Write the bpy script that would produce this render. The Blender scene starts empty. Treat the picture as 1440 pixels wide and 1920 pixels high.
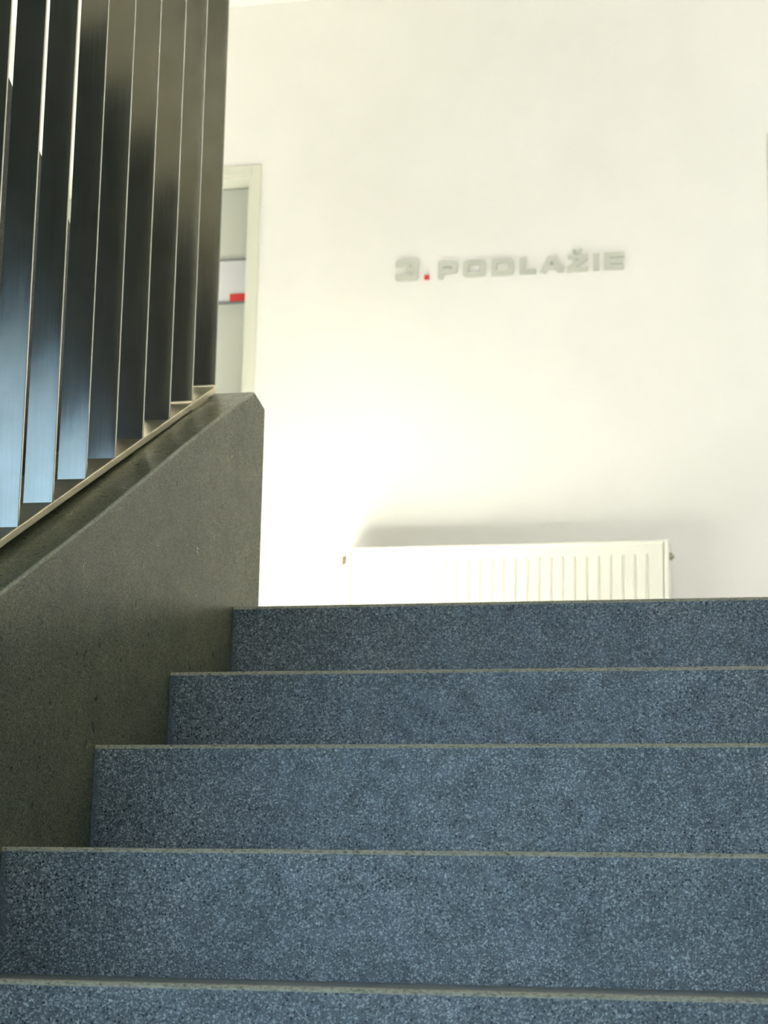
import bpy, bmesh, math, random
from mathutils import Vector, Matrix
random.seed(7)
SC = bpy.context.scene
COL = SC.collection
Z0 = 1.333            # eye height above the lower landing floor; all heights below are given from the eye

# ------------------------------------------------------------------ camera
cam_d = bpy.data.cameras.new('camera')
cam = bpy.data.objects.new('camera', cam_d); COL.objects.link(cam)
FW = Vector((-0.23487, 0.95171, 0.19771)); RI = Vector((0.97162, 0.23573, 0.01950))
FW.normalize(); RI = (RI - FW * RI.dot(FW)).normalized(); UP = RI.cross(FW)
cam.matrix_world = Matrix(((RI.x, UP.x, -FW.x, 0), (RI.y, UP.y, -FW.y, 0), (RI.z, UP.z, -FW.z, Z0), (0, 0, 0, 1)))
cam_d.sensor_fit = 'VERTICAL'; cam_d.sensor_height = 17.3
cam_d.lens = 17.3 * 3983.2 / 1920
cam_d.clip_start = 0.05
cam_d.dof.use_dof = True; cam_d.dof.focus_distance = 3.0; cam_d.dof.aperture_fstop = 5.6
SC.camera = cam

# ------------------------------------------------------------------ view, world, lights
SC.view_settings.view_transform = 'Standard'; SC.view_settings.look = 'None'
SC.view_settings.exposure = 0.0; SC.view_settings.gamma = 1.0
SC.view_settings.use_curve_mapping = False
SC.cycles.use_denoising = True
SC.cycles.max_bounces = 8; SC.cycles.diffuse_bounces = 6; SC.cycles.glossy_bounces = 4
SC.cycles.sample_clamp_indirect = 0.0; SC.cycles.caustics_reflective = True
SC.cycles.blur_glossy = 1.0
world = bpy.data.worlds.new('world'); SC.world = world; world.use_nodes = True
world.node_tree.nodes['Background'].inputs[0].default_value = (0.55, 0.75, 1.0, 1)
world.node_tree.nodes['Background'].inputs[1].default_value = 0.6

def area(name, loc, size, direction, color, power, spread=180):
    d = bpy.data.lights.new(name, 'AREA'); d.shape = 'RECTANGLE'; d.size, d.size_y = size
    d.color = color; d.energy = power; d.spread = math.radians(spread)
    o = bpy.data.objects.new(name, d); COL.objects.link(o)
    o.location = (loc[0], loc[1], loc[2] + Z0)
    o.rotation_euler = Vector(direction).to_track_quat('-Z', 'Y').to_euler()
    return o
# stairwell window behind the viewer (cool daylight)
WIN_X0, WIN_X1, WIN_Z0, WIN_Z1, FRONT_Y = -3.5, -0.2, -0.45, 2.02, -1.5
area('stair_window_daylight', ((WIN_X0 + WIN_X1) / 2, FRONT_Y - 0.16, (WIN_Z0 + WIN_Z1) / 2), (WIN_X1 - WIN_X0, WIN_Z1 - WIN_Z0),
     (0, 1, 0), (0.45, 0.72, 1.0), 88)
# landing window on the left: sky light plus sun that falls on the landing floor
LW_Y0, LW_Y1, LW_Z0, LW_Z1, LEFT_X = 5.75, 6.75, 1.85, 2.80, -3.6
area('landing_window_daylight', (LEFT_X - 0.2, (LW_Y0 + LW_Y1) / 2, (LW_Z0 + LW_Z1) / 2), (LW_Y1 - LW_Y0, LW_Z1 - LW_Z0),
     (1, 0, 0), (1.0, 0.98, 0.92), 8)
# made-up hall window in the return wall, added as fill for the far wall
HW_X0, HW_X1, HW_Z0, HW_Z1 = 0.85, 2.05, 1.30, 2.6
area('hall_fill_light', ((HW_X0 + HW_X1) / 2, 3.56, (HW_Z0 + HW_Z1) / 2), (HW_X1 - HW_X0, HW_Z1 - HW_Z0), (0, 1, 0), (1.0, 0.98, 0.93), 80)
sun_d = bpy.data.lights.new('sun', 'SUN'); sun_d.energy = 235; sun_d.angle = math.radians(1.5); sun_d.color = (1.0, 0.97, 0.90)
sun = bpy.data.objects.new('sun', sun_d); COL.objects.link(sun)
sun.location = (-8, 5, 9)
sun.rotation_euler = Vector((1.0, 0.03, -1.0)).to_track_quat('-Z', 'Y').to_euler()

# ------------------------------------------------------------------ materials
def mat(name, color=(0.8, 0.8, 0.8), rough=0.5, metal=0.0, spec=0.5):
    m = bpy.data.materials.new(name); m.use_nodes = True
    b = m.node_tree.nodes['Principled BSDF']
    b.inputs['Base Color'].default_value = (*color, 1); b.inputs['Roughness'].default_value = rough
    b.inputs['Metallic'].default_value = metal; b.inputs['Specular IOR Level'].default_value = spec
    return m
def N(m, t, **kw):
    n = m.node_tree.nodes.new(t)
    for k, v in kw.items(): setattr(n, k, v)
    return n
def ramp(m, stops, interp='LINEAR'):
    r = N(m, 'ShaderNodeValToRGB'); e = r.color_ramp; e.interpolation = interp
    while len(e.elements) < len(stops): e.elements.new(0.5)
    for el, (p, c) in zip(e.elements, stops):
        el.position = p; el.color = (*c, 1) if len(c) == 3 else c
    return r
def mix(m, fac, a, b, blend='MIX'):
    n = N(m, 'ShaderNodeMix', data_type='RGBA', blend_type=blend); L = m.node_tree.links
    for i, v in ((0, fac), (6, a), (7, b)):
        if hasattr(v, 'links'): L.new(v, n.inputs[i])
        else: n.inputs[i].default_value = v if i == 0 else (*v, 1)
    return n.outputs[2]
def math_n(m, op, a, b=None, clamp=False):
    n = N(m, 'ShaderNodeMath', operation=op); n.use_clamp = clamp; L = m.node_tree.links
    for i, v in ((0, a), (1, b)):
        if v is None: continue
        if hasattr(v, 'links'): L.new(v, n.inputs[i])
        else: n.inputs[i].default_value = v
    return n.outputs[0]
def noise(m, vec, scale, detail=3, rough=0.55):
    n = N(m, 'ShaderNodeTexNoise'); n.inputs['Scale'].default_value = scale
    n.inputs['Detail'].default_value = detail; n.inputs['Roughness'].default_value = rough
    m.node_tree.links.new(vec, n.inputs['Vector']); return n.outputs['Fac']

def terrazzo(name, mortar, light, mid, dark, scale=190, rough=0.42, edge_x=None, grit=0.4, dark_share=0.13, contrast=1.0):
    """Mortar with small light, middling and dark stone chips; edge_x: a chip-poor border beside that plane."""
    m = mat(name, mortar, rough); L = m.node_tree.links; bs = m.node_tree.nodes['Principled BSDF']
    pos = N(m, 'ShaderNodeNewGeometry').outputs['Position']
    warp = N(m, 'ShaderNodeTexNoise'); warp.inputs['Scale'].default_value = scale * 0.9; warp.inputs['Detail'].default_value = 1
    L.new(pos, warp.inputs['Vector'])
    ad = N(m, 'ShaderNodeVectorMath', operation='MULTIPLY_ADD'); L.new(warp.outputs['Color'], ad.inputs[0])
    ad.inputs[1].default_value = (0.75 / scale,) * 3; L.new(pos, ad.inputs[2])
    p = ad.outputs[0]
    def vor(sc):
        v = N(m, 'ShaderNodeTexVoronoi'); v.inputs['Scale'].default_value = sc; L.new(p, v.inputs['Vector'])
        q = N(m, 'ShaderNodeSeparateColor'); L.new(v.outputs['Color'], q.inputs[0]); return v, q
    # crushed stone: every chip has its own grey between mortar, middling and light
    v1, s1 = vor(scale)
    r1 = ramp(m, [(0.0, [c * 0.3 for c in mortar]), (0.22, mortar), (0.50, mid), (0.74, light), (0.80, mortar), (1.0, mid)])
    L.new(s1.outputs[0], r1.inputs[0])
    body = ramp(m, [(0.44, (1, 1, 1)), (0.60, (0, 0, 0))])
    size = math_n(m, 'MULTIPLY_ADD', s1.outputs[1], 0.36); size.node.inputs[2].default_value = -0.18
    L.new(math_n(m, 'ADD', v1.outputs['Distance'], size), body.inputs[0])
    c = mix(m, body.outputs[0], mortar, r1.outputs[0])
    # fine grit
    v2, s2 = vor(scale * 2.1)
    g = ramp(m, [(0.0, dark), (0.15, mortar), (0.62, mid), (0.84, light)], 'CONSTANT'); L.new(s2.outputs[0], g.inputs[0])
    c = mix(m, grit, c, g.outputs[0])
    # separate dark stones of different size
    v3, s3 = vor(scale * 0.78)
    pick = math_n(m, 'LESS_THAN', s3.outputs[0], dark_share * 1.6)
    lim = math_n(m, 'MULTIPLY_ADD', s3.outputs[1], 0.30); lim.node.inputs[2].default_value = 0.12
    core = math_n(m, 'MULTIPLY', math_n(m, 'SUBTRACT', lim, v3.outputs['Distance']), 14, True)
    c = mix(m, math_n(m, 'MULTIPLY', pick, core), c, dark)
    # broad mottling and greenish dirt
    big = ramp(m, [(0.34, (0.80, 0.83, 0.82)), (0.66, (1.12, 1.10, 1.08))]); L.new(noise(m, pos, 9, 5, 0.6), big.inputs[0])
    c = mix(m, 1.0, c, big.outputs[0], 'MULTIPLY')
    if edge_x is not None:
        sp = N(m, 'ShaderNodeSeparateXYZ'); L.new(pos, sp.inputs[0])
        off = math_n(m, 'SUBTRACT', sp.outputs[0], edge_x)
        wob = math_n(m, 'MULTIPLY', noise(m, pos, 14, 3), 0.032)
        f = math_n(m, 'MULTIPLY', math_n(m, 'SUBTRACT', wob, off), 90, True)
        f = math_n(m, 'MULTIPLY', f, 0.75)
        c = mix(m, f, c, [x * 0.95 for x in mortar])
    L.new(c, bs.inputs['Base Color'])
    rr = ramp(m, [(0.3, (rough - 0.08,) * 3), (0.7, (rough + 0.12,) * 3)]); L.new(noise(m, pos, 40, 4), rr.inputs[0])
    L.new(rr.outputs[0], bs.inputs['Roughness'])
    bp = N(m, 'ShaderNodeBump'); bp.inputs['Strength'].default_value = 0.25; bp.inputs['Distance'].default_value = 0.0006
    L.new(noise(m, pos, 320, 3), bp.inputs['Height']); L.new(bp.outputs[0], bs.inputs['Normal'])
    return m
XL = -1.177           # plane where the steps meet the parapet
XR = 0.40             # stair side of the right wall
M_STEP = terrazzo('terrazzo_step', (0.140, 0.140, 0.138), (0.74, 0.735, 0.71), (0.27, 0.27, 0.262), (0.010, 0.012, 0.015), 270, 0.38, edge_x=XL, dark_share=0.24, grit=0.55)
M_PARAPET = terrazzo('terrazzo_parapet', (0.155, 0.155, 0.092), (0.44, 0.435, 0.27), (0.195, 0.195, 0.118), (0.022, 0.022, 0.016), 330, 0.33, dark_share=0.42, grit=0.7)
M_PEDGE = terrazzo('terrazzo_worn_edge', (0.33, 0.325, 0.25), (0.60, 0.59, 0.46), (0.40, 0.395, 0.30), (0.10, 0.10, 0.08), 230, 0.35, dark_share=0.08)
M_UPPER_SHADE = terrazzo('terrazzo_upper_shaded', (0.06, 0.06, 0.05), (0.15, 0.15, 0.12), (0.07, 0.07, 0.06), (0.02, 0.02, 0.016), 230, 0.4, dark_share=0.2)  # same stone as the parapet, its shade painted in as a darker colour
M_FLOOR = terrazzo('terrazzo_floor', (0.42, 0.42, 0.38), (0.62, 0.61, 0.56), (0.46, 0.46, 0.42), (0.12, 0.12, 0.11), 150, 0.35)

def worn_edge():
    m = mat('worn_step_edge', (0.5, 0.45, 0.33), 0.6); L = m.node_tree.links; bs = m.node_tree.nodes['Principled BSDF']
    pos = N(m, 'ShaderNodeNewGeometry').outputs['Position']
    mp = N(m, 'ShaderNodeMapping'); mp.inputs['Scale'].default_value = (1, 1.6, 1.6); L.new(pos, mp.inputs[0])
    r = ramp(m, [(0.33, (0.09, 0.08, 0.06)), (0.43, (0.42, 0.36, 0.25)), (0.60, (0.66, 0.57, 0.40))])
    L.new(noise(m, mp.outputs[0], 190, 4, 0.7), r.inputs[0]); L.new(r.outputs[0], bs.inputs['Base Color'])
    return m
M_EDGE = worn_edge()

def paint(name, color, rough=0.7, amount=0.04):
    m = mat(name, color, rough); L = m.node_tree.links; bs = m.node_tree.nodes['Principled BSDF']
    pos = N(m, 'ShaderNodeNewGeometry').outputs['Position']
    a = tuple(c * (1 - amount) for c in color); b = tuple(min(1, c * (1 + amount)) for c in color)
    r = ramp(m, [(0.3, a), (0.7, b)]); L.new(noise(m, pos, 1.6, 4), r.inputs[0]); L.new(r.outputs[0], bs.inputs['Base Color'])
    bp = N(m, 'ShaderNodeBump'); bp.inputs['Strength'].default_value = 0.08; bp.inputs['Distance'].default_value = 0.001
    L.new(noise(m, pos, 180, 2), bp.inputs['Height']); L.new(bp.outputs[0], bs.inputs['Normal'])
    return m
M_WALL = paint('cream_wall_paint', (0.82, 0.81, 0.785), 0.75)
M_WELL = paint('stairwell_wall_paint', (0.70, 0.67, 0.52), 0.75)
M_CEIL = paint('ceiling_paint', (0.88, 0.86, 0.78), 0.8, 0.02)
M_FRAME = paint('door_frame_paint', (0.66, 0.67, 0.58), 0.45, 0.02)
M_LEAF = paint('door_leaf_paint', (0.50, 0.52, 0.47), 0.5, 0.02)
M_RAD = paint('radiator_enamel', (0.85, 0.84, 0.76), 0.35, 0.01)
M_LETTER = mat('sign_letter_grey', (0.54, 0.56, 0.50), 0.5, 0.0)
M_RED = mat('sign_red', (0.62, 0.035, 0.03), 0.5)
M_PLATE = mat('sign_plate', (0.60, 0.61, 0.64), 0.45)
M_TRIMDARK = mat('sign_edge_grey', (0.25, 0.26, 0.27), 0.4, 0.6)
M_BRASS = mat('valve_metal', (0.42, 0.38, 0.30), 0.35, 0.8)
M_WFRAME = mat('window_frame_white', (0.75, 0.76, 0.74), 0.4)
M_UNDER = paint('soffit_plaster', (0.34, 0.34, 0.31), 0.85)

def steel(name, color, rough, vert=True):
    m = mat(name, color, rough, 1.0); L = m.node_tree.links; bs = m.node_tree.nodes['Principled BSDF']
    pos = N(m, 'ShaderNodeNewGeometry').outputs['Position']
    mp = N(m, 'ShaderNodeMapping'); mp.inputs['Scale'].default_value = (40, 40, 1.5) if vert else (40, 3, 40); L.new(pos, mp.inputs[0])
    s = noise(m, mp.outputs[0], 6, 5, 0.7)
    cl = noise(m, pos, 11, 4)
    r = ramp(m, [(0.3, tuple(c * 0.95 for c in color)), (0.7, tuple(c * 1.04 for c in color))]); L.new(s, r.inputs[0])
    cr = ramp(m, [(0.35, (0.9, 0.9, 0.88)), (0.65, (1.05, 1.05, 1.05))]); L.new(cl, cr.inputs[0])
    L.new(mix(m, 1.0, r.outputs[0], cr.outputs[0], 'MULTIPLY'), bs.inputs['Base Color'])
    rr = ramp(m, [(0.3, (rough * 0.93,) * 3), (0.7, (rough * 1.1,) * 3)]); L.new(s, rr.inputs[0]); L.new(rr.outputs[0], bs.inputs['Roughness'])
    bp = N(m, 'ShaderNodeBump'); bp.inputs['Strength'].default_value = 0.02; bp.inputs['Distance'].default_value = 0.0002
    L.new(s, bp.inputs['Height']); L.new(bp.outputs[0], bs.inputs['Normal'])
    return m
M_SLAT = steel('brushed_steel_slat', (0.54, 0.54, 0.50), 0.18)
M_RAIL = steel('brushed_steel_rail', (0.80, 0.73, 0.56), 0.36, False)
M_RAIL.node_tree.nodes['Principled BSDF'].inputs['Metallic'].default_value = 0.85

# ------------------------------------------------------------------ mesh helpers
def finish(name, bm, m, parent=None, origin=(0, 0, 0), smooth=False):
    """Link a bmesh given in eye-relative coordinates as one object whose origin is at `origin` (same coordinates)."""
    o3 = Vector(origin)
    for v in bm.verts: v.co -= o3
    bmesh.ops.recalc_face_normals(bm, faces=bm.faces)
    me = bpy.data.meshes.new(name); bm.to_mesh(me); bm.free()
    for mm in (m if isinstance(m, (list, tuple)) else [m]): me.materials.append(mm)
    if smooth:
        for p in me.polygons: p.use_smooth = True
    o = bpy.data.objects.new(name, me); COL.objects.link(o)
    if parent is not None:
        o.parent = parent; pl = parent['_o']; o.location = o3 - Vector(pl)
    else:
        o.location = o3 + Vector((0, 0, Z0))
    o['_o'] = list(o3)
    return o
def empty(name, origin, label, cat, group=None):
    o = bpy.data.objects.new(name, None); COL.objects.link(o); o.empty_display_size = 0.1
    o.location = Vector(origin) + Vector((0, 0, Z0)); o['_o'] = list(origin)
    o['label'] = label; o['category'] = cat
    if group: o['group'] = group
    return o
def box(bm, x0, x1, y0, y1, z0, z1, bev=0.0):
    r = bmesh.ops.create_cube(bm, size=1.0)
    vs = r['verts']
    for v in vs:
        v.co = Vector((x0 + (v.co.x + .5) * (x1 - x0), y0 + (v.co.y + .5) * (y1 - y0), z0 + (v.co.z + .5) * (z1 - z0)))
    if bev:
        es = list({e for v in vs for e in v.link_edges})
        bmesh.ops.bevel(bm, geom=es, offset=bev, segments=2, affect='EDGES', profile=0.5)
def prism_x(bm, prof, x0, x1, bev=None, seg=3):
    """Extrude a (y, z) profile along x."""
    a = [bm.verts.new((x0, y, z)) for y, z in prof]; b = [bm.verts.new((x1, y, z)) for y, z in prof]
    n = len(prof); bm.faces.new(a[::-1]); bm.faces.new(b)
    for i in range(n): bm.faces.new((a[i], a[(i + 1) % n], b[(i + 1) % n], b[i]))
    bmesh.ops.recalc_face_normals(bm, faces=bm.faces); bm.normal_update()
    return a, b
def cyl(bm, p0, p1, r, seg=20, cap=True):
    p0, p1 = Vector(p0), Vector(p1); d = (p1 - p0)
    q = d.to_track_quat('Z', 'Y').to_matrix().to_4x4(); q.translation = (p0 + p1) / 2
    bmesh.ops.create_cone(bm, cap_ends=cap, segments=seg, radius1=r, radius2=r, depth=d.length, matrix=q)
def structure(name, bm, m, origin=(0, 0, 0)):
    o = finish(name, bm, m, None, origin); o['kind'] = 'structure'; return o
def wall_with_hole(bm, axis, at, thick, u0, u1, z0, z1, holes):
    """Wall slab made of boxes around rectangular holes [(u0,u1,z0,z1)], sorted along u."""
    def b(ua, ub, za, zb):
        if ub - ua < 1e-4 or zb - za < 1e-4: return
        if axis == 'y': box(bm, ua, ub, min(at, at + thick), max(at, at + thick), za, zb)
        else: box(bm, min(at, at + thick), max(at, at + thick), ua, ub, za, zb)
    cur = u0
    for (a, c, za, zc) in sorted(holes):
        b(cur, a, z0, z1); b(a, c, z0, za); b(a, c, zc, z1); cur = c
    b(cur, u1, z0, z1)

# ------------------------------------------------------------------ stair measures (y, z of each nosing, from the eye)
T, R = 0.322, 0.160
NOSE = {1: (2.3496, -0.0521), 2: (2.6719, 0.1135), 3: (2.9927, 0.2791), 4: (3.3144, 0.4287), 5: (3.6399, 0.5897)}
for k in range(0, -7, -1): NOSE[k] = (2.3496 + (k - 1) * T, -0.0521 + (k - 1) * R)
ZF = 0.5897                     # upper landing floor
ZLOW = NOSE[-6][1] - R          # lower landing floor
UX1_ = -1.452
YW = 7.0                        # far wall
ZC = 3.385                      # ceiling
FL_Y = NOSE[5][0]               # edge of the upper landing

# ------------------------------------------------------------------ shell
D1 = (-3.085, -2.247, ZF, 2.719)     # left door opening x0,x1,z0,z1
D2 = (-0.3635, 0.475, ZF, 2.706)
bm = bmesh.new(); wall_with_hole(bm, 'y', YW, 0.22, LEFT_X - 0.25, 2.4, ZF - 0.2, ZC + 0.2, [D1, D2])
structure('wall_back', bm, M_WALL)
bm = bmesh.new(); wall_with_hole(bm, 'x', LEFT_X, -0.25, FRONT_Y - 0.25, YW, ZLOW - 0.2, ZC + 0.2, [(LW_Y0, LW_Y1, LW_Z0, LW_Z1)])
structure('wall_left', bm, M_WALL)
bm = bmesh.new(); wall_with_hole(bm, 'y', FRONT_Y, -0.25, LEFT_X, XR, ZLOW - 0.2, ZC + 0.2, [(WIN_X0, WIN_X1, WIN_Z0, WIN_Z1)])
structure('wall_front', bm, M_WELL)
bm = bmesh.new()
box(bm, XR, XR + 0.25, FRONT_Y - 0.25, FL_Y + 0.2, ZLOW - 0.2, ZC + 0.2)
structure('wall_right', bm, M_WELL)
bm = bmesh.new(); wall_with_hole(bm, 'y', FL_Y, 0.2, XR + 0.25, 2.2, ZF - 0.2, ZC + 0.2, [(HW_X0, HW_X1, HW_Z0, HW_Z1)])
structure('wall_side', bm, M_WALL)
bm = bmesh.new(); box(bm, 2.2, 2.4, FL_Y + 0.2, YW, ZF - 0.2, ZC + 0.2)
structure('wall_far_right', bm, M_WALL)
bm = bmesh.new(); box(bm, LEFT_X - 0.25, 2.4, FRONT_Y - 0.25, YW + 0.22, ZC + 0.2, ZC + 0.35)
box(bm, LEFT_X, 2.2, FRONT_Y, YW, ZC, ZC + 0.2)
structure('ceiling', bm, M_CEIL)
# landing floor (the edge tile itself is the top step's tread)
bm = bmesh.new()
box(bm, LEFT_X, 2.2, FL_Y + 0.30, YW, ZF - 0.25, ZF)
box(bm, LEFT_X, XL - 0.25, FL_Y + 0.16, FL_Y + 0.30, ZF - 0.25, ZF)
box(bm, XR + 0.25, 2.2, FL_Y + 0.2, FL_Y + 0.30, ZF - 0.25, ZF)
structure('floor', bm, M_FLOOR)
bm = bmesh.new(); box(bm, LEFT_X, XR, FRONT_Y, NOSE[-6][0], ZLOW - 0.2, ZLOW)
structure('floor_lower', bm, M_FLOOR)

bm = bmesh.new(); box(bm, LEFT_X + 0.002, UX1_ - 0.14, FRONT_Y + 0.002, FL_Y - 11 * 0.30 - 0.02, ZF + 12 * R + 0.0005, ZF + 12 * R + 0.012)
structure('floor_upper', bm, M_FLOOR)

# windows (frames with bars; the openings are cut through)
def window(name, axis, at, u0, u1, z0, z1, nu):
    bm = bmesh.new(); w = 0.06
    def b(ua, ub, za, zb, d=0.03):
        if axis == 'y': box(bm, ua, ub, at - d, at + d, za, zb, 0.004)
        else: box(bm, at - d, at + d, ua, ub, za, zb, 0.004)
    b(u0, u1, z0, z0 + w); b(u0, u1, z1 - w, z1); b(u0, u0 + w, z0 + w, z1 - w); b(u1 - w, u1, z0 + w, z1 - w)
    for i in range(1, nu):
        c = u0 + (u1 - u0) * i / nu; b(c - 0.03, c + 0.03, z0 + w, z1 - w, 0.025)
    return structure(name, bm, M_WFRAME)
window('window_1', 'y', FRONT_Y - 0.08, WIN_X0, WIN_X1, WIN_Z0, WIN_Z1, 3)
window('window_2', 'x', LEFT_X - 0.10, LW_Y0, LW_Y1, LW_Z0, LW_Z1, 2)

window('fill_window', 'y', FL_Y + 0.06, HW_X0, HW_X1, HW_Z0, HW_Z1, 2)  # frame of the made-up window that holds the added hall fill

# doors: steel frame, leaf set back
def door(name, dims, plate):
    x0, x1, z0, z1 = dims; fw = 0.037
    bm = bmesh.new(); box(bm, x0 + 0.012, x1 - 0.012, YW + 0.10, YW + 0.14, z0 + 0.005, z1 - 0.010, 0.002)
    leaf = structure(name, bm, M_LEAF, ((x0 + x1) / 2, YW + 0.10, z0))
    bm = bmesh.new()
    for (a, b, c, d) in ((x0 - fw, x0, z0, z1 + fw), (x1, x1 + fw, z0, z1 + fw), (x0, x1, z1, z1 + fw)):
        box(bm, a, b, YW - 0.006, YW - 0.0005, c, d, 0.002)
    for (a, b, c, d) in ((x0, x0 + 0.010, z0, z1), (x1 - 0.010, x1, z0, z1), (x0 + 0.010, x1 - 0.010, z1 - 0.008, z1)):
        box(bm, a, b, YW - 0.005, YW + 0.16, c, d, 0.0)
    fr = finish('door_frame', bm, M_FRAME, leaf, ((x0 + x1) / 2, YW, z0))
    bm = bmesh.new(); hx = x0 + 0.09
    cyl(bm, (hx, YW + 0.04, z0 + 1.05), (hx, YW + 0.10, z0 + 1.05), 0.010)
    cyl(bm, (hx, YW + 0.045, z0 + 1.05), (hx + 0.12, YW + 0.045, z0 + 1.05), 0.009)
    cyl(bm, (hx, YW + 0.094, z0 + 1.05), (hx, YW + 0.1, z0 + 1.05), 0.026)
    finish('door_handle', bm, M_RAIL, leaf, (hx, YW + 0.1, z0 + 1.05), True)
    return leaf
door('door_1', D1, True)
door('door_2', D2, False)

# name plate on the left door
px0, px1, pz0, pz1 = -2.60, -2.262, 2.272, 2.430
ds = empty('door_sign', (px0, YW + 0.1, pz0), 'pale rectangular name plate with red corner block on the grey door', 'sign')
bm = bmesh.new(); box(bm, px0, px1, YW + 0.094, YW + 0.0995, pz0, pz1, 0.001)
finish('plate', bm, M_PLATE, ds, (px0, YW + 0.094, pz0))
bm = bmesh.new(); box(bm, px0, px1, YW + 0.090, YW + 0.0995, pz1, pz1 + 0.005); box(bm, px0, px1, YW + 0.090, YW + 0.0995, pz0 - 0.005, pz0)
finish('plate_edge', bm, M_TRIMDARK, ds, (px0, YW + 0.09, pz0))
bm = bmesh.new(); box(bm, -2.346, px1 - 0.008, YW + 0.0905, YW + 0.0938, pz0 + 0.002, pz0 + 0.030)
o = finish('colour_block', bm, M_RED, ds, (px1, YW + 0.09, pz0)); o['label'] = 'red colour block'

# ------------------------------------------------------------------ staircase
def nosing_profile(y, z, h=0.0062, d=0.011):
    pts = [(y, z - h)]
    for i in range(0, 7):
        a = math.pi / 2 * i / 6
        pts.append((y + h * (1 - math.cos(a)) * 0.9, z - h + h * math.sin(a)))
    pts.append((y + d, z)); pts.append((y + d, z - h)); return pts
st = empty('staircase', ((XL + XR) / 2, NOSE[-6][0], ZLOW), 'grey speckled terrazzo staircase climbing to the landing', 'staircase')
for k in range(-6, 6):
    y, z = NOSE[k]
    zb = NOSE[k - 1][1] if k > -6 else ZLOW
    y2 = NOSE[k + 1][0] if k < 5 else FL_Y + 0.30
    h, d = 0.0062, 0.011
    prof = [(y - 0.004, zb), (y, z - h), (y + d, z - h), (y + d, z), (y2 + (0.02 if k < 5 else 0.0), z), (y2 + (0.02 if k < 5 else 0.0), zb)]
    if k < 5:
        prof = [(y - 0.004, zb), (y, z - h), (y + d, z - h), (y + d, z), (y2 - 0.0042, z), (y2 - 0.0042, zb)]
    bm = bmesh.new(); prism_x(bm, prof, XL + 0.0005, XR - 0.001)
    s = finish('step', bm, M_STEP, st, ((XL + XR) / 2, y, zb))
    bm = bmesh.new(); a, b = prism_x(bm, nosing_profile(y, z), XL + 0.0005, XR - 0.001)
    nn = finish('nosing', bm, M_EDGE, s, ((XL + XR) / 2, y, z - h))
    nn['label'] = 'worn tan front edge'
bm = bmesh.new()   # carrying slab under the steps
ya, za = NOSE[-6]; yb, zb = NOSE[5]
prism_x(bm, [(ya, ZLOW - 0.001), (ya + 0.05, ZLOW - 0.2), (ya + 0.6, ZLOW - 0.2), (yb + 0.30, ZF - 0.25 - 0.16), (yb + 0.30, zb - R - 0.001),
             (yb, zb - R - 0.001)], XL + 0.0005, XR - 0.001)
finish('slab', bm, M_UNDER, st, ((XL + XR) / 2, ya, ZLOW - 0.2))

# ------------------------------------------------------------------ parapet beside the steps
PX0, PX1 = -1.406, XL
TOPLINE = [(0.02, -0.852), (2.6213, 0.4484), (2.944, 0.6110), (3.352, 0.8262), (3.525, 0.9150), (3.7295, 1.0152)]
def top_z(y):
    for (a, za_), (b, zb_) in zip(TOPLINE, TOPLINE[1:]):
        if y <= b: return za_ + (zb_ - za_) * (y - a) / (b - a)
    return 1.0152
prof = [(0.02, ZLOW)] + TOPLINE + [(3.800, 0.999), (3.800, ZF - 0.25), (3.64, ZF - 0.45), (0.75, ZLOW)]
bm = bmesh.new(); a, b = prism_x(bm, prof, PX0, PX1)
bm.edges.ensure_lookup_table()
vt = set(b[1:8]) ; vtl = set(a[1:8])
es = [e for e in bm.edges if (e.verts[0] in vt and e.verts[1] in vt) or (e.verts[0] in vtl and e.verts[1] in vtl)
      or {e.verts[0], e.verts[1]} in ({a[6], b[6]}, {a[7], b[7]}) or {e.verts[0], e.verts[1]} in ({b[7], b[8]}, {a[7], a[8]})]
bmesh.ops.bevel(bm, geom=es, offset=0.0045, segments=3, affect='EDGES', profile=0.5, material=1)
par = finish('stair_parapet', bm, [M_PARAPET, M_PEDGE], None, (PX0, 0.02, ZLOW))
par['label'] = 'low olive-grey terrazzo parapet sloping up along the left of the steps'; par['category'] = 'parapet'

# ------------------------------------------------------------------ slatted steel railing on the parapet
KS = 0.98674
RX0, RX1 = -1.2988, -1.2500
rail = empty('slatted_railing', (RX0, 0.1, top_z(0.1)), 'tall railing of upright brushed steel slats on the sloping parapet', 'railing')
SY = [2.8708, 2.9963, 3.1262, 3.2504, 3.3772, 3.5084, 3.6287, 3.7580]
SZ = [0.5898, 0.6518, 0.7152, 0.7803, 0.8431, 0.9094, 0.9766, 1.0412]
SY = [v * KS for v in SY]; SZ = [v * KS for v in SZ]
for i in range(1, 7): SY.insert(0, SY[0] - 0.1251); SZ.insert(0, SZ[0] - 0.0634)
def rail_top(y): return 1.0361 * KS + (y - 3.7586 * KS) * 0.5027
SLOPE_TOP = 1.04
for y, z in zip(SY, SZ):
    yaw = -0.026 + random.uniform(-0.005, 0.005)
    bm = bmesh.new()
    zt = rail_top(y) + SLOPE_TOP
    box(bm, RX0, RX1, y, y + 0.005, z - 0.001, zt, 0.0006)
    bmesh.ops.rotate(bm, verts=bm.verts, cent=(RX1, y, 0), matrix=Matrix.Rotation(yaw, 3, 'Z'))
    s = finish('slat', bm, M_SLAT, rail, ((RX0 + RX1) / 2, y, z))
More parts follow.
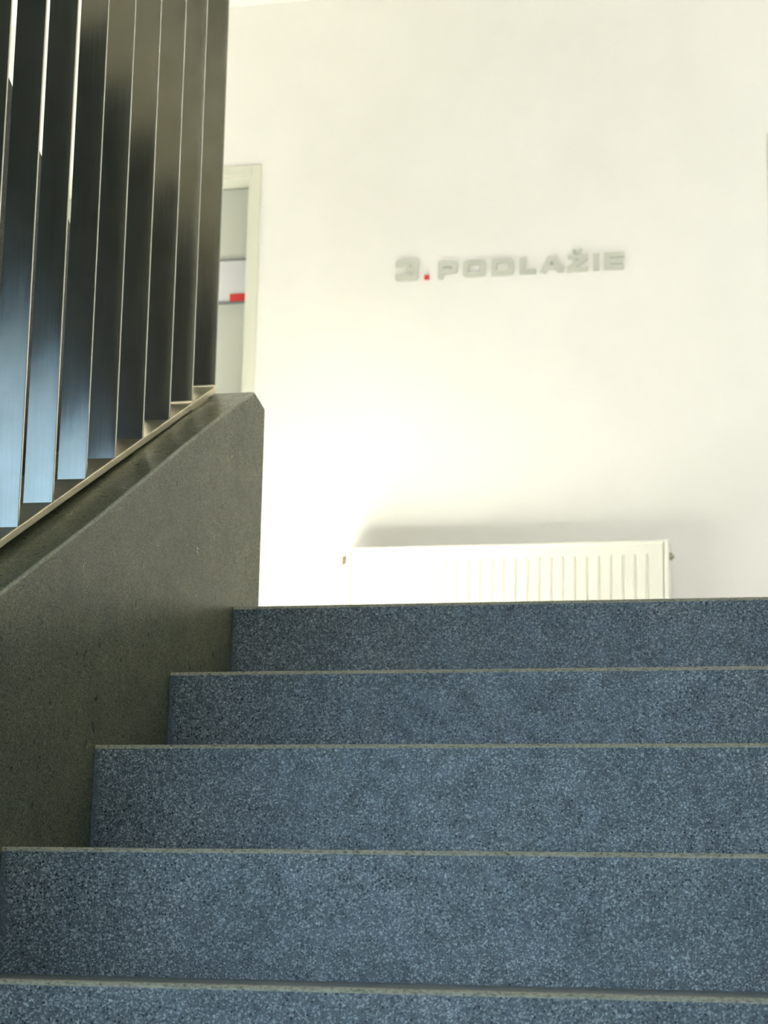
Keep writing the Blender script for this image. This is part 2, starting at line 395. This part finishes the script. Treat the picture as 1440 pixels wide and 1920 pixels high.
def sloped_bar(name, y0, y1, x0, x1, t, off, m, bev=0.0018, endcut=False):
    bm = bmesh.new()
    prism_x(bm, [(y0, rail_top(y0) + off - t), (y0, rail_top(y0) + off), (y1, rail_top(y1) + off), (y1, rail_top(y1) + off - t)], x0, x1)
    bmesh.ops.bevel(bm, geom=list(bm.edges), offset=bev, segments=3, affect='EDGES', profile=0.5)
    return finish(name, bm, m, rail, ((x0 + x1) / 2, y0, rail_top(y0) + off - t))
sloped_bar('base_rail', SY[0] - 0.08, 3.719, RX0, RX1 + 0.001, 0.0135, 0.0, M_RAIL)
sloped_bar('handrail', SY[0] - 0.08, 3.725, RX0 - 0.003, RX1 + 0.003, 0.035, SLOPE_TOP + 0.035, M_RAIL)
for (y0, y1) in ((3.585, 3.675), (2.45, 2.54)):
    bm = bmesh.new(); g = 0.0005
    prism_x(bm, [(y0, top_z(y0) - 0.001), (y0, rail_top(y0) - 0.0127), (y1, rail_top(y1) - 0.0127), (y1, top_z(y1) - 0.001 if y1 < 3.7295 else 1.013)], RX0 + 0.006, RX1 - 0.001)
    finish('rail_foot', bm, M_RAIL, rail, ((RX0 + RX1) / 2, y0, top_z(y0)))

# ------------------------------------------------------------------ upper flight on the left, going back over the lower landing
UX0, UX1 = LEFT_X + 0.002, -1.452
uf = empty('upper_staircase', ((UX0 + UX1) / 2, FL_Y, ZF), 'speckled terrazzo flight with painted-in shade rising back behind the steel slats', 'staircase')
UY = FL_Y
bm = bmesh.new()
nU = 12
prof = [(UY + 0.14, ZF - 0.27), (UY + 0.14, ZF)]
for i in range(nU):
    y = UY - i * 0.30
    prof += [(y, ZF + i * R), (y, ZF + (i + 1) * R)]
yl = UY - (nU - 1) * 0.30
prof += [(FRONT_Y + 0.002, ZF + nU * R), (FRONT_Y + 0.002, ZF + nU * R - 0.2), (yl - 0.29, ZF + nU * R - 0.2)]
prism_x(bm, prof, UX0, UX1 - 0.14)
finish('flight', bm, M_UPPER_SHADE, uf, (UX0, UY, ZF))
def utop(y): return ZF + R + 0.42 + 0.533 * (UY - y)
bm = bmesh.new()
prism_x(bm, [(UY + 0.14, ZF - 0.27), (UY + 0.14, ZF + 0.48), (UY + 0.05, ZF + 0.51), (UY - 0.02, utop(UY - 0.02)), (yl, utop(yl)), (FRONT_Y + 0.002, utop(yl)),
             (FRONT_Y + 0.002, ZF + nU * R - 0.2), (yl - 0.29, ZF + nU * R - 0.2)], UX1 - 0.14, UX1)
finish('side_parapet', bm, M_UPPER_SHADE, uf, (UX1, UY, ZF))

# ------------------------------------------------------------------ radiator on the far wall
rx0, rx1, rz0, rz1, ryf, ryb = -1.828, -0.735, ZF + 0.14, 1.309, 6.885, 6.965
rad = empty('radiator', ((rx0 + rx1) / 2, 6.93, rz0), 'long white fluted panel radiator low on the far wall', 'radiator')
def fluted(yf, name, sign=1):
    bm = bmesh.new(); pitch = 0.0397; x_in0, x_in1 = rx0 + 0.018, rx1 - 0.018
    xs = []; n = int((x_in1 - x_in0 - 0.035) / pitch); first = x_in1 - 0.018 - n * pitch
    prof = [(x_in0, 0.0)]
    for i in range(n):
        c = first + i * pitch
        prof += [(c + 0.000, 0.0), (c + 0.004, 0.0065), (c + 0.010, 0.0065), (c + 0.014, 0.0)]
    prof += [(x_in1, 0.0)]
    rows = [(rz0 + 0.004, 0), (rz0 + 0.030, 0), (rz0 + 0.045, 1), (rz1 - 0.052, 1), (rz1 - 0.040, 0), (rz1 - 0.009, 0), (rz1 - 0.006, -0.35)]
    grid = []
    for (z, f) in rows:
        grid.append([bm.verts.new((x, yf + sign * (d * max(f, 0) - 0.006 * min(f, 0) * -1 * 0), z)) for x, d in prof])
    for i in range(len(rows) - 1):
        for j in range(len(prof) - 1):
            bm.faces.new((grid[i][j], grid[i][j + 1], grid[i + 1][j + 1], grid[i + 1][j]))
    yb_ = yf + 0.010      # back sheet closes the panel
    c = [bm.verts.new((x, yb_, z)) for x, z in ((x_in0, rows[0][0]), (x_in1, rows[0][0]), (x_in1, rows[-1][0]), (x_in0, rows[-1][0]))]
    bm.faces.new(c)
    bm.faces.new([c[0]] + [c[1]] + [v for v in grid[0][::-1]])
    bm.faces.new([c[3]] + [c[2]] + [v for v in grid[-1][::-1]])
    bm.faces.new([c[0], c[3]] + [g[0] for g in grid[::-1]])
    bm.faces.new([c[1], c[2]] + [g[-1] for g in grid[::-1]])
    return finish(name, bm, M_RAD, rad, ((rx0 + rx1) / 2, yf, rz0))
fluted(ryf + 0.004, 'front_panel')
fluted(ryb - 0.014, 'rear_panel')
bm = bmesh.new()
box(bm, rx0, rx0 + 0.014, ryf, ryb, rz0, rz1, 0.003)
o = finish('side_cover', bm, M_RAD, rad, (rx0, ryf, rz0))
bm = bmesh.new()
box(bm, rx1 - 0.014, rx1, ryf, ryb, rz0, rz1, 0.003)
finish('side_cover', bm, M_RAD, rad, (rx1, ryf, rz0))
bm = bmesh.new()
box(bm, rx0 + 0.0142, rx1 - 0.0142, ryf, ryf + 0.006, rz1 - 0.010, rz1, 0.002)
box(bm, rx0 + 0.0142, rx1 - 0.0142, ryb - 0.006, ryb, rz1 - 0.010, rz1, 0.002)
x = rx0 + 0.02
while x < rx1 - 0.02:
    box(bm, x, x + 0.003, ryf + 0.006, ryb - 0.006, rz1 - 0.006, rz1 - 0.001); x += 0.0125
finish('top_grille', bm, M_RAD, rad, (rx0, ryf, rz1))
bm = bmesh.new()
bm.free()
for bx in (rx0 + 0.2, rx1 - 0.2):
    bm = bmesh.new(); box(bm, bx - 0.015, bx + 0.015, ryb + 0.0005, YW - 0.0005, rz0 + 0.05, rz1 - 0.05)
    finish('wall_bracket', bm, M_RAD, rad, (bx, YW, rz0))
bm = bmesh.new()
cyl(bm, (rx0 - 0.022, 6.93, 1.262), (rx0, 6.93, 1.262), 0.011)
cyl(bm, (rx0 - 0.016, 6.93, 1.244), (rx0 - 0.016, 6.93, 1.286), 0.010)
o = finish('valve', bm, M_BRASS, rad, (rx0, 6.93, 1.262), True)
bm = bmesh.new()
cyl(bm, (rx0 - 0.016, 6.93, 1.286), (rx0 - 0.016, YW - 0.0005, 1.300), 0.007)
finish('pipe', bm, M_RAD, rad, (rx0 - 0.03, 6.93, 1.3), True)
bm = bmesh.new()
cyl(bm, (rx1, 6.93, 1.262), (rx1 + 0.008, 6.93, 1.262), 0.013)
cyl(bm, (rx1 + 0.008, 6.93, 1.262), (rx1 + 0.014, 6.93, 1.262), 0.006)
finish('vent_plug', bm, M_BRASS, rad, (rx1, 6.93, 1.262), True)

# made-up glowing globe, added out of frame to brighten what the slats reflect
lamp = empty('added_fill_globe', (-2.0, -0.8, ZC), 'added glowing globe that fills the back of the upper flight with light', 'lamp')
bm = bmesh.new(); cyl(bm, (-2.0, -0.8, ZC - 0.03), (-2.0, -0.8, ZC - 0.0005), 0.06, 32)
finish('fill_globe_rose', bm, M_WFRAME, lamp, (-2.0, -0.8, ZC))
bm = bmesh.new(); cyl(bm, (-2.0, -0.8, 3.02), (-2.0, -0.8, ZC - 0.03), 0.006, 12)
finish('fill_globe_cord', bm, M_TRIMDARK, lamp, (-2.0, -0.8, ZC))
M_FILL = mat('fill_globe_glow', (0.9, 0.88, 0.8), 0.4)
M_FILL.node_tree.nodes['Principled BSDF'].inputs['Emission Color'].default_value = (1.0, 0.96, 0.82, 1)
M_FILL.node_tree.nodes['Principled BSDF'].inputs['Emission Strength'].default_value = 16.0
bm = bmesh.new(); bmesh.ops.create_uvsphere(bm, u_segments=32, v_segments=20, radius=0.14, matrix=Matrix.Translation((-2.0, -0.8, 2.88)))
finish('fill_globe', bm, M_FILL, lamp, (-2.0, -0.8, 2.88), True)

# ------------------------------------------------------------------ raised lettering "3. PODLAŽIE"
def rounded(pts, rads, n=5):
    """Closed polygon with corner radii."""
    out = []; m = len(pts)
    for i in range(m):
        p = Vector(pts[i]); a = Vector(pts[i - 1]); b = Vector(pts[(i + 1) % m]); r = rads[i] if isinstance(rads, (list, tuple)) else rads
        if r <= 0: out.append(p); continue
        da, db = (a - p).normalized(), (b - p).normalized()
        r = min(r, (a - p).length * 0.49, (b - p).length * 0.49)
        s, e = p + da * r, p + db * r
        for k in range(n + 1):
            t = k / n; out.append(s * (1 - t) ** 2 + p * 2 * t * (1 - t) + e * t * t)
    return out
def letter(loops, x, z, depth, m, name, parent):
    cu = bpy.data.curves.new(name, 'CURVE'); cu.dimensions = '2D'; cu.fill_mode = 'BOTH'; cu.extrude = depth / 2
    for lp in loops:
        sp = cu.splines.new('POLY'); sp.points.add(len(lp) - 1); sp.use_cyclic_u = True
        for q, p in zip(sp.points, lp): q.co = (p[0], p[1], 0, 1)
    tmp = bpy.data.objects.new(name, cu); COL.objects.link(tmp)
    dg = bpy.context.evaluated_depsgraph_get()
    me = bpy.data.meshes.new_from_object(tmp.evaluated_get(dg))
    bpy.data.objects.remove(tmp); bpy.data.curves.remove(cu)
    me.transform(Matrix.Rotation(math.radians(90), 4, 'X'))
    me.materials.clear(); me.materials.append(m)
    bm = bmesh.new(); bm.from_mesh(me); bpy.data.meshes.remove(me)
    for v in bm.verts: v.co += Vector((x, YW - 0.0015 - depth / 2, z))
    return finish(name, bm, m, parent, (x, YW - 0.0015 - depth / 2, z))
H = 0.062; SB = 0.0192; SH = 0.0172     # cap height, stem, horizontal stroke
def rect(x0, z0, x1, z1, r=0): return rounded([(x0, z0), (x1, z0), (x1, z1), (x0, z1)], r)
def L_P(w): return [rounded([(0, 0), (SB, 0), (SB, 0.0185), (w, 0.0185), (w, H), (0, H)], [0, 0, 0, .013, .013, 0]), rect(SB, 0.033, w - SB, H - SH, .003)]
def L_O(w): return [rect(0, 0, w, H, .017), rect(SB + .001, SH, w - SB - .001, H - SH, .006)]
def L_D(w): return [rounded([(0, 0), (w, 0), (w, H), (0, H)], [0, .015, .015, 0]), rect(SB, SH, w - SB, H - SH, .006)]
def L_L(w): return [[(0, 0), (w, 0), (w, .0165), (SB + .001, .0165), (SB + .001, H), (0, H)]]
def L_A(w):
    c = w / 2
    return [[(0, 0), (.021, 0), (.0265, .0125), (w - .0265, .0125), (w - .021, 0), (w, 0), (c + .0145, H), (c - .0145, H)],
            [(c - .0105, .0255), (c + .0105, .0255), (c, .0455)]]
def L_Z(w): return [[(0, 0), (w, 0), (w, .0165), (.031, .0165), (w, .041), (w, H), (0.001, H), (0.001, H - .0165), (w - .031, H - .0165), (0, .0205)]]
def caron(w):
    c = w / 2
    return [[(c - .0165, H + .0185), (c - .0075, H + .0185), (c, H + .011), (c + .0075, H + .0185), (c + .0165, H + .0185), (c + .0055, H + .0015), (c - .0055, H + .0015)]]
def L_I(w): return [rect(0, 0, w, H)]
def L_E(w): return [[(0, 0), (w, 0), (w, .0165), (SB + .002, .0165), (SB + .002, .0228), (w - .003, .0228), (w - .003, .0392), (SB + .002, .0392), (SB + .002, H - .0165), (w, H - .0165), (w, H), (0, H)]]
def L_3(w):
    h = 0.076; s = .021; m = h / 2
    return [rounded([(0, 0), (w, 0), (w, m - .001), (w - .003, m), (w, m + .001), (w, h), (0, h), (0, h - .0245), (.027, h - .0245), (.027, h - .0185), (w - .025, h - .0185), (w - .025, m + .0078),
                     (.038, m + .0078), (.038, m - .0078), (w - .025, m - .0078), (w - .025, .0185), (.027, .0185), (.027, .0245), (0, .0245)],
                    [.016, .016, .004, .002, .004, .016, .016, .004, .001, .002, .002, .002, .001, .001, .002, .002, .002, .001, .004])]
ZB = 2.2832
sign = empty('floor_sign', (-1.70, YW, ZB), 'raised grey letters reading 3. PODLAŽIE with red dot on the far wall', 'sign')
SD = 0.006
letter(L_3(.084), -1.7023, ZB - .0006, SD, M_LETTER, 'numeral', sign)
o = letter([rect(0, 0, .0165, .0165)], -1.5965, ZB + .001, SD, M_RED, 'dot', sign); o['label'] = 'red square dot'
for fn, x, w in ((L_P, -1.5475, .0700), (L_O, -1.4582, .0818), (L_D, -1.3566, .0780), (L_L, -1.2564, .0573), (L_A, -1.1852, .0828),
                 (L_Z, -1.0888, .0704), (L_I, -.9985, .0190), (L_E, -.9602, .0674)):
    lt = letter(fn(w), x, ZB, SD, M_LETTER, 'letter', sign)
    if fn is L_Z: letter(caron(w), x, ZB, SD, M_LETTER, 'caron', lt)

for o in bpy.data.objects:
    if '_o' in o: del o['_o']
